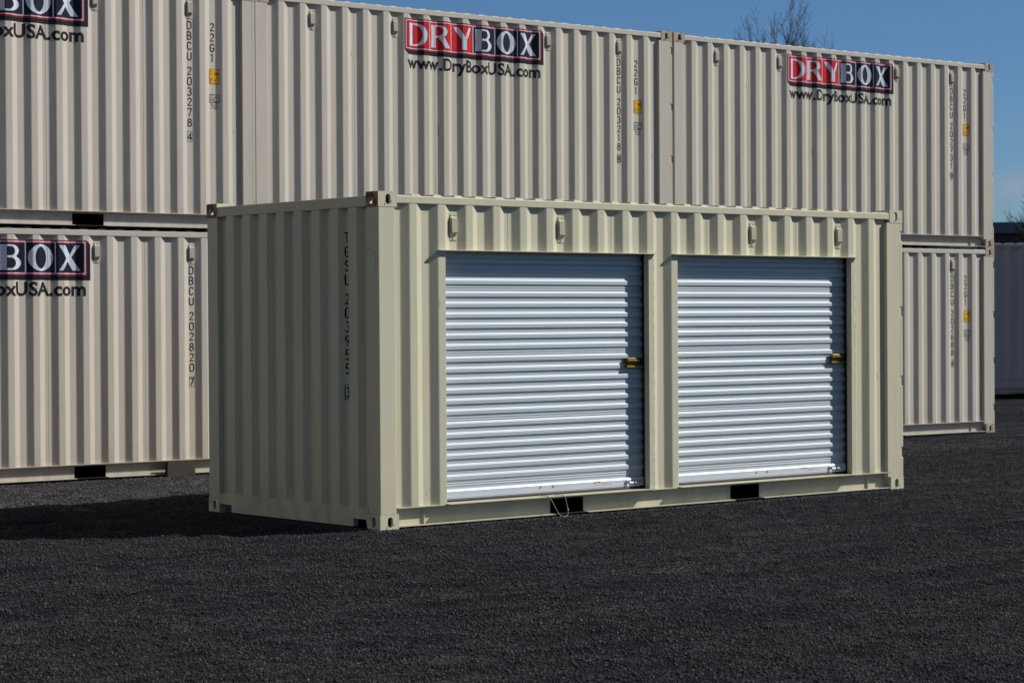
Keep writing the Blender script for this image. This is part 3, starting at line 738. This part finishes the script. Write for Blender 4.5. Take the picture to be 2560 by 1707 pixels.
markings(cMU, 'DBCU', '203218', '8')
cRL = container(KR, row_loc(O_R, 0), ROT, 'cream container numbered DBCU 202688, lower right end of the row', GROUP_R)
markings(cRL, 'DBCU', '202688', '4')
cRU = container(KR, row_loc(O_R, CH), ROT, 'cream container numbered DBCU 202731, upper right end of the row against the sky', GROUP_R)
markings(cRU, 'DBCU', '202731', '9')

# ------------------------------------------------------------------ the front container with two roller doors
KF = make_kit(M_front, M_frontfit, M_front_end, rough_fit=True)
front = container(KF, (0, 0, 0), (0, 0, 0), 'sand coloured container with two silver roller doors standing alone in front of the row', None, front_wall=False)
b = MB()
HZ = 2.150
D1, D2 = (.653, 2.822), (3.160, 5.352)
sheet(b, xs_between(.155, D1[0]), .1652, 2.503)
sheet(b, xs_between(D1[0], D1[1]), HZ, 2.503)
sheet(b, xs_between(D1[1], D2[0]), .1652, 2.503)
sheet(b, xs_between(D2[0], D2[1]), HZ, 2.503)
sheet(b, xs_between(D2[1], 5.845), .1652, 2.503)
ob('side_wall', b.mesh('side_wall', M_front), front)
for (a, e), ends in ((D1, (.580, 2.897)), (D2, (3.098, 5.420))):
    b = MB()
    b.box(ends[0], ends[1], -.030, .085, HZ-.006, HZ-.0005)                 # drip plate
    b.box(a-.005, a+.0005, .0095, .075, .172, HZ-.0065)                       # left reveal
    b.box(e-.0005, e+.055, .0035, .0085, .172, HZ-.0065)                     # right face strip
    b.box(e-.0005, e+.004, .009, .062, .172, HZ-.0065)                     # right reveal
    b.box(a-.005, e+.05, .0855, .090, HZ-.006, HZ+.06)
    b.box(a-.01, e+.03, -.040, .150, .1655, .171)                           # sill plate
    # beads of weld along the right jamb
    rng = random.Random(3)
    z = .2
    while z < HZ-.05:
        l = rng.uniform(.02, .06); b.box(e+.053, e+.0565, .0025, .006, z, z+l); z += l+rng.uniform(.02, .09)
    ob('door_frame', b.mesh('door_frame', M_front), front)

# curtain profile: list of (z, y) from top to bottom
DO, DI = .102, .1145
def curtain_profile():
    pts = [(2.24, DI)]
    S = 1.308+.515*2
    while S > .25:
        # small beads of the lock seam above S
        for zc in (S+.038, S+.019):
            if .25 < zc < 2.22: pts += [(zc+.006, DI), (zc+.002, DI-.004), (zc-.002, DI-.004), (zc-.006, DI)]
        for k in range(6):
            bz = S-.0832*k
            if bz < .34 or bz > 2.2: continue
            z = bz+.0085; y = DI; pts.append((z, y))
            for a_, l_ in ((12, .0022), (27, .0022), (42, .0022), (50, .0087), (42, .0022), (27, .0022), (12, .0022)):
                z -= l_*math.cos(rad(a_)); y -= l_*math.sin(rad(a_)); pts.append((z, y))
            z0_ = bz-.034; pts += [(z0_, y), (z0_-.0025, y+.0010), (z0_-.0130, y+.0115), (z0_-.0155, DI)]
        S -= .515
    pts.append((.262, DI)); return pts
CP = curtain_profile()
bolt_b = MB(); bolt_b.tube([(0, 0, 0), (0, -.006, 0)], .0075, 8); bolt_me = bolt_b.mesh('bolt', M_chrome)
for di, (a, e) in enumerate((D1, D2)):
    rd = empty('roller_door', (0, 0, 0)); rd.parent = front
    mb = MB(); x0, x1 = a+.004, e+.012; n = len(CP)
    mb.add([(x, y, z) for x in (x0, x1) for z, y in CP], [(i, i+1, n+i+1, n+i) for i in range(n-1)])
    cu = ob('curtain', mb.mesh('curtain', M_galv), rd)
    mb = MB()   # bottom bar: bulged top, flat face
    mb.prism([(DI, .262), (DO-.002, .270), (DO-.009, .262), (DO-.012, .255), (DO-.012, .206), (DI, .206)], 0, x0+.001, x1-.002)
    mb.box(x0+.002, x1-.003, DO-.010, DI+.004, .196, .2055)
    bar = ob('bottom_bar', mb.mesh('bottom_bar', M_alu), rd)
    mb = MB(); mb.prism([(DO-.006, .196), (DO-.010, .185), (DO-.004, .1715), (DI+.004, .1715), (DI+.004, .196)], 0, x0+.001, x1-.002)
    ob('rubber_seal', mb.mesh('rubber_seal', M_rub), rd)
    mb = MB(); mb.box(e+.0135, e+.020, .070, .145, .172, HZ-.0065); mb.box(e-.004, e+.0134, .068, .0725, .172, HZ-.0065); mb.box(a-.004, a+.003, .0765, .145, .172, HZ-.0065)
    ob('guide_track', mb.mesh('guide_track', M_dark), rd)
    yb = DO-.012
    for x in (.021, a*0+1.030-.0, 1.168):
        ob('bolt', bolt_me, bar, (a+x, yb, .240 if di == 0 else .238))
    # sticker
    mb = MB(); xs0 = a+1.60
    mb.box(xs0, xs0+.05, yb-.0012, yb-.0002, .246, .252, 0); mb.box(xs0+.02, xs0+.035, yb-.0012, yb-.0002, .236, .2455, 0)
    mb.box(xs0+.055, xs0+.085, yb-.0012, yb-.0002, .246, .252, 2)
    for q in range(4): mb.box(xs0+.05+q*.045, xs0+.08+q*.045, yb-.0012, yb-.0002, .226, .2265+.003*(q % 2+1), 1)
    mb.box(xs0+.12, xs0+.175, yb-.0012, yb-.0002, .238, .240, 1); mb.box(xs0+.12, xs0+.155, yb-.0012, yb-.0002, .232, .234, 1)
    ob('sticker', mb.mesh('sticker', [M_orange, M_sgrey, M_black]), bar)
    # slide bolt at the foot
    mb = MB(); bx = a+1.985; bz = .228
    mb.tube([(bx+.020*math.cos(t), yb-.006, bz+.020*math.sin(t)) for t in [2*math.pi*i/16 for i in range(17)]], .005, 6)
    mb.tube([(bx, yb, bz), (bx, yb-.012, bz)], .011, 8)
    mb.tube([(bx+.022, yb-.009, bz), (bx+.075, yb-.011, bz-.002)], .005, 6)
    mb.tube([(bx+.075, yb-.013, bz-.001), (bx+.150, yb-.013, bz-.001)], .013, 10)
    mb.box(bx+.085, bx+.140, yb-.012, yb-.0005, bz-.024, bz-.012)
    ob('slide_bolt', mb.mesh('slide_bolt', M_chrome), rd)
    # brass cylinder latch
    lx0 = e-.192; lx1 = e-.035; zc = 1.232 if di == 0 else 1.224
    mb = MB(); y0 = DO-.004
    mb.box(lx0+.002, lx1+.028, y0-.004, y0+.003, zc-.043, zc+.043)
    mb.tube([(lx0+.004, y0-.020, zc+.032), (lx1-.045, y0-.020, zc+.032)], .0145, 14)
    mb.tube([(lx0+.012, y0-.030, zc+.018), (lx1-.020, y0-.030, zc+.018)], .0095, 12)
    mb.tube([(lx0+.002, y0-.018, zc-.034), (lx1+.004, y0-.018, zc-.034)], .0115, 12)
    mb.box(lx0+.004, lx1, y0-.018, y0-.004, zc-.030, zc+.030, 1)
    mb.tube([(lx1-.045, y0-.018, zc+.034), (lx1+.012, y0-.018, zc+.034)], .010, 10, 1)
    mb.box(lx1+.0005, lx1+.030, y0-.012, y0-.0042, zc-.014, zc+.016, 1)
    la = ob('latch', mb.mesh('latch', [M_brass, M_bronze]), rd)
    for p in la.data.polygons: p.use_smooth = False
# end wall number
uE = CW-.481; P = []
for i, ch in enumerate('TGSU'): P += glyph(ch, uE, 2.294-i*.1085-.092, .038, .092, .0122)
decal('owner_code', P, [M_black, M_thin], front, surf='end'); P = []
for i, ch in enumerate('203955'): P += glyph(ch, uE, 2.294-.4755-i*.1085-.092, .038, .092, .0122)
decal('serial_number', P, [M_black, M_thin], front, surf='end')
P = [(frame(uE-.028, uE+.028, .987, 1.104, .005), 0, 0)]+glyph('3', uE, 1.000, .034, .090, .0122, 0, 1)
decal('check_digit', P, [M_black, M_thin], front, surf='end')

mb = MB()
for pts_ in ([(.150, 2.150), (.150, 2.118), (.142, 2.096)], [(.128, 2.150), (.10, 2.152), (.075, 2.135), (.050, 2.105), (.040, 2.07), (.036, 2.01)], [(.060, 1.985), (.052, 1.960)]):
    rb = ribbon(pts_, .004)[0]; tr_ = tessellate_polygon([[Vector((*p, 0)) for p in rb]])
    mb.add([(.0015, p[0], p[1]) for p in rb], [tuple(t) for t in tr_])
ob('scuff_mark', mb.mesh('scuff_mark', M_thin), front)

# pull rope hanging out from under the first door
def catmull(pts, k=6):
    P = [Vector(p) for p in pts]; P = [P[0]]+P+[P[-1]]; out = []
    for i in range(1, len(P)-2):
        for j in range(k):
            t = j/k; out.append(.5*((2*P[i])+(-P[i-1]+P[i+1])*t+(2*P[i-1]-5*P[i]+4*P[i+1]-P[i+2])*t*t+(-P[i-1]+3*P[i]-3*P[i+1]+P[i+2])*t**3))
    out.append(P[-2]); return out
mb = MB()
mb.tube(catmull([(1.66, .085, .176), (1.655, .02, .1755), (1.655, -.044, .173), (1.672, -.052, .150), (1.715, -.055, .085), (1.750, -.058, .030), (1.785, -.062, .008), (1.815, -.062, .004),
                 (1.845, -.060, .015), (1.850, -.057, .050), (1.838, -.054, .110), (1.826, -.050, .160), (1.815, -.042, .174), (1.80, .01, .1755), (1.79, .085, .176)]), .0024, 6)
mb.tube([(1.846, -.060, .052), (1.850, -.058, .066)], .0065, 6)
tag(ob('pull_rope', mb.mesh('pull_rope', M_rope)), 'thin off-white rope looping over the sill below the left roller door', 'rope')

# timber block leaning on the lower left container's rail
mb = MB(); mb.prism([(-.172, 0), (.172, 0), (.158, .160), (-.158, .160)], 1, 0, .055)
wb = ob('timber_block', mb.mesh('timber_block', M_wood), bevel=.004)
bl = row_loc(-13.135, .0); wb.location = (bl[0], bl[1]-.070, float(ground_z(bl[0], bl[1]-.07))+.001); wb.rotation_euler = (rad(-4), 0, ANG)
tag(wb, 'brown timber block standing against the rail of the lower left container', 'timber block')

# ------------------------------------------------------------------ background right
M_bluegrey = paint('blue_grey_paint', (.46, .41, .40), .5, scuff=.2)
def far_container():
    Lf = 12.19; Hf = 2.90
    r = empty('shipping_container', (24.9, 15.95, .15), (0, 0, math.atan2(-.66, .75)))
    tag(r, 'shaded blue-grey long container far off at the right edge, raised on blocks', 'shipping container')
    mb = MB(); n = int((Lf-.4)/.2785); pts = []
    for k in range(n):
        x = .3+.2785*k; pts += [(x-.068, .042), (x, .006), (x+.07, .006), (x+.138, .042)]
    pts = [(.1, .042)]+pts+[(Lf-.1, .042)]
    mb.add([(x, y, z) for z in (.17, Hf-.09) for x, y in pts], [(i, i+1, len(pts)+i+1, len(pts)+i) for i in range(len(pts)-1)])
    mb.box(.1, Lf-.1, 2.39, 2.4, .17, Hf-.09)
    ob('side_wall', mb.mesh('side_wall', M_bluegrey), r)
    mb = MB(); mb.box(.17, Lf-.17, .003, .065, Hf-.09, Hf-.03); mb.box(.17, Lf-.17, CW-.065, CW-.003, Hf-.09, Hf-.03); ob('top_rail', mb.mesh('top_rail', M_bluegrey), r)
    mb = MB(); mb.box(.17, Lf-.17, .003, .075, .016, .165); mb.box(.17, Lf-.17, CW-.075, CW-.003, .016, .165); ob('bottom_rail', mb.mesh('bottom_rail', M_bluegrey), r)
    mb = MB(); mb.box(.06, Lf-.06, .06, CW-.06, Hf-.06, Hf-.045)
    x = .4
    while x < Lf-.4:
        mb.prism([(x-.07, Hf-.0445), (x+.07, Hf-.0445), (x+.05, Hf-.004), (x-.05, Hf-.004)], 1, .075, CW-.075); x += .235
    # prism along y takes (x, z)
    ob('roof', mb.mesh('roof', flat('galvanised_roof', (.6, .6, .6), .5)), r)
    for x in (0, Lf-.16):
        for y in (0, CW-.16):
            mb = MB(); mb.box(x, x+.16, y, y+.16, .118, Hf-.118); ob('corner_post', mb.mesh('corner_post', M_bluegrey), r)
            for z in (0, Hf-.118):
                mb = MB(); mb.box(x-.003, x+.163, y-.003, y+.163, z, z+.117); ob('corner_fitting', mb.mesh('corner_fitting', M_rearfit), r, bevel=.01)
    mb = MB(); mb.box(.01, .04, .16, CW-.16, .03, Hf-.04); mb.box(Lf-.04, Lf-.01, .16, CW-.16, .03, Hf-.04); ob('end_wall', mb.mesh('end_wall', M_bluegrey), r)
    mb = MB(); mb.box(.16, Lf-.16, .08, CW-.08, .10, .15); ob('floor', mb.mesh('floor', M_dark), r)
    for x in (.3, Lf-.3):
        for y in (.2, CW-.2):
            mb = MB(); mb.box(-.15, .15, -.18, .18, 0, .148)
            o = ob('support_block', mb.mesh('support_block', M_wood), bevel=.006)
            q = Matrix.Rotation(math.atan2(-.66, .75), 3, 'Z') @ Vector((x, y, 0)); o.location = (24.9+q.x, 15.95+q.y, 0); o.rotation_euler = (0, 0, math.atan2(-.66, .75))
            tag(o, 'squared timber block under a corner of the distant blue-grey container', 'timber block', 'support blocks under the far container')
far_container()

M_brick = flat('dark_brown_cladding', (.10, .045, .042), .8, nz=.3, scale=2)
M_fascia = flat('blue_grey_fascia', (.085, .14, .20), .6, nz=.2, scale=1)
M_blackgap = flat('dark_gap', (.02, .025, .04), .7)
def building():
    u = Vector((.79, -.61, 0)).normalized(); p0 = Vector((61.6, 49.6, 0)); ang = math.atan2(u.y, u.x)
    r = empty('industrial_building', p0, (0, 0, ang)); tag(r, 'low dark brown industrial building with blue-grey fascia behind the far container', 'building')
    Lb, Wb = 34, 14
    mb = MB(); mb.box(0, Lb, 0, Wb, 0, 5.0); ob('wall', mb.mesh('wall', M_brick), r)
    x = 0
    while x < Lb-.1:
        mb = MB(); mb.box(x+.06, x+2.22, -.35, 0, 5.002, 5.46); ob('fascia_panel', mb.mesh('fascia_panel', M_fascia), r)
        x += 2.28
    mb = MB(); mb.box(0, Lb, -.28, Wb, 5.003, 5.44); ob('roof', mb.mesh('roof', M_blackgap), r)
    for i in range(6):
        mb = MB(); mb.box(2+5*i, 4.2+5*i, -.03, -.002, 1.2, 2.6); w = ob('window', mb.mesh('window', M_blackgap), r)
        f = MB(); f.box(1.9+5*i, 4.3+5*i, -.05, -.031, 2.602, 2.68); f.box(1.9+5*i, 4.3+5*i, -.05, -.031, 1.12, 1.198); ob('window_frame', f.mesh('window_frame', M_fascia), w)
building()

M_bark = flat('bare_bark', (.075, .068, .062), .9, nz=.4, scale=8)
def bare_tree(base, height, limbs, seed, label, twig=.9, r0=.16, sc=(1, 1, 1)):
    rng = random.Random(seed); mb = MB(); tr = MB()
    base = Vector(base)
    def branch(p, d, ln, r, depth):
        n = 4; pts = [p.copy()]; rs = [r]; dd = d.normalized(); bends = []
        for i in range(n):
            dd = (dd+Vector((rng.uniform(-1, 1), rng.uniform(-1, 1), rng.uniform(-.5, 1.0)))*.16).normalized()
            pts.append(pts[-1]+dd*ln/n); rs.append(max(.0075, r*(1-.62*(i+1)/n))); bends.append(dd.copy())
        mb.tube(pts, rs, 5 if r > .03 else 3, cap=False)
        if depth <= 0: return
        for i in range(1, n+1):
            for q in range(2 if depth > 1 else 2):
                if rng.random() < .97:
                    side = Vector((rng.uniform(-1, 1), rng.uniform(-1, 1), rng.uniform(-.1, .9))).normalized()
                    nd_ = (bends[i-1]*.75+side*.85).normalized()
                    branch(pts[i], nd_, ln*rng.uniform(.30, .48), rs[i]*.62, depth-1)
    top = base+Vector((0, 0, height*.42))
    tr.tube([base+Vector((0, 0, -.1)), base+Vector((.05, 0, height*.2)), top], [r0*1.3, r0, r0*.8], 10)
    for (dx, dz, ln, r) in limbs:
        tgt = base+_r*dx+Vector((0, 0, dz))+_f*rng.uniform(-.8, .8)
        st = base+Vector((0, 0, height*rng.uniform(.28, .42))); d = tgt-st
        branch(st, d, d.length*.86, r, 3)
    root = empty('bare_tree', base); tag(root, label, 'tree')
    t = ob('trunk', tr.mesh('trunk', M_bark), root); k = ob('crown', mb.mesh('crown', M_bark, fix=False), root)
    for o in (t, k): o.location = -base
    root.scale = sc
    return root
bare_tree((40.75, 34.75, 0), 11, [(.25, 10.6, 1, .10), (.1, 10.1, 1, .09), (.35, 10.2, 1, .06), (-.15, 9.9, 1, .07), (-.6, 10.1, 1, .07), (-.9, 9.9, 1, .06), (-1.2, 9.8, 1, .06), (.6, 9.9, 1, .07), (.95, 9.7, 1, .06), (1.25, 9.4, 1, .05), (-.35, 9.7, 1, .06), (.4, 9.7, 1, .06), (0, 9.5, 1, .06)], 11, 'leafless tree whose bare crown shows above the right hand container', r0=.2, sc=(.62, .62, .905))
bare_tree((59.2, 38.8, 0), 6, [(0, 5.9, 1, .06), (.35, 5.6, 1, .05), (-.35, 5.3, 1, .05), (.8, 5.5, 1, .05), (-.1, 5.1, 1, .05), (.15, 5.4, 1, .05)], 5, 'small leafless tree in front of the dark brown building at the right edge', r0=.09)
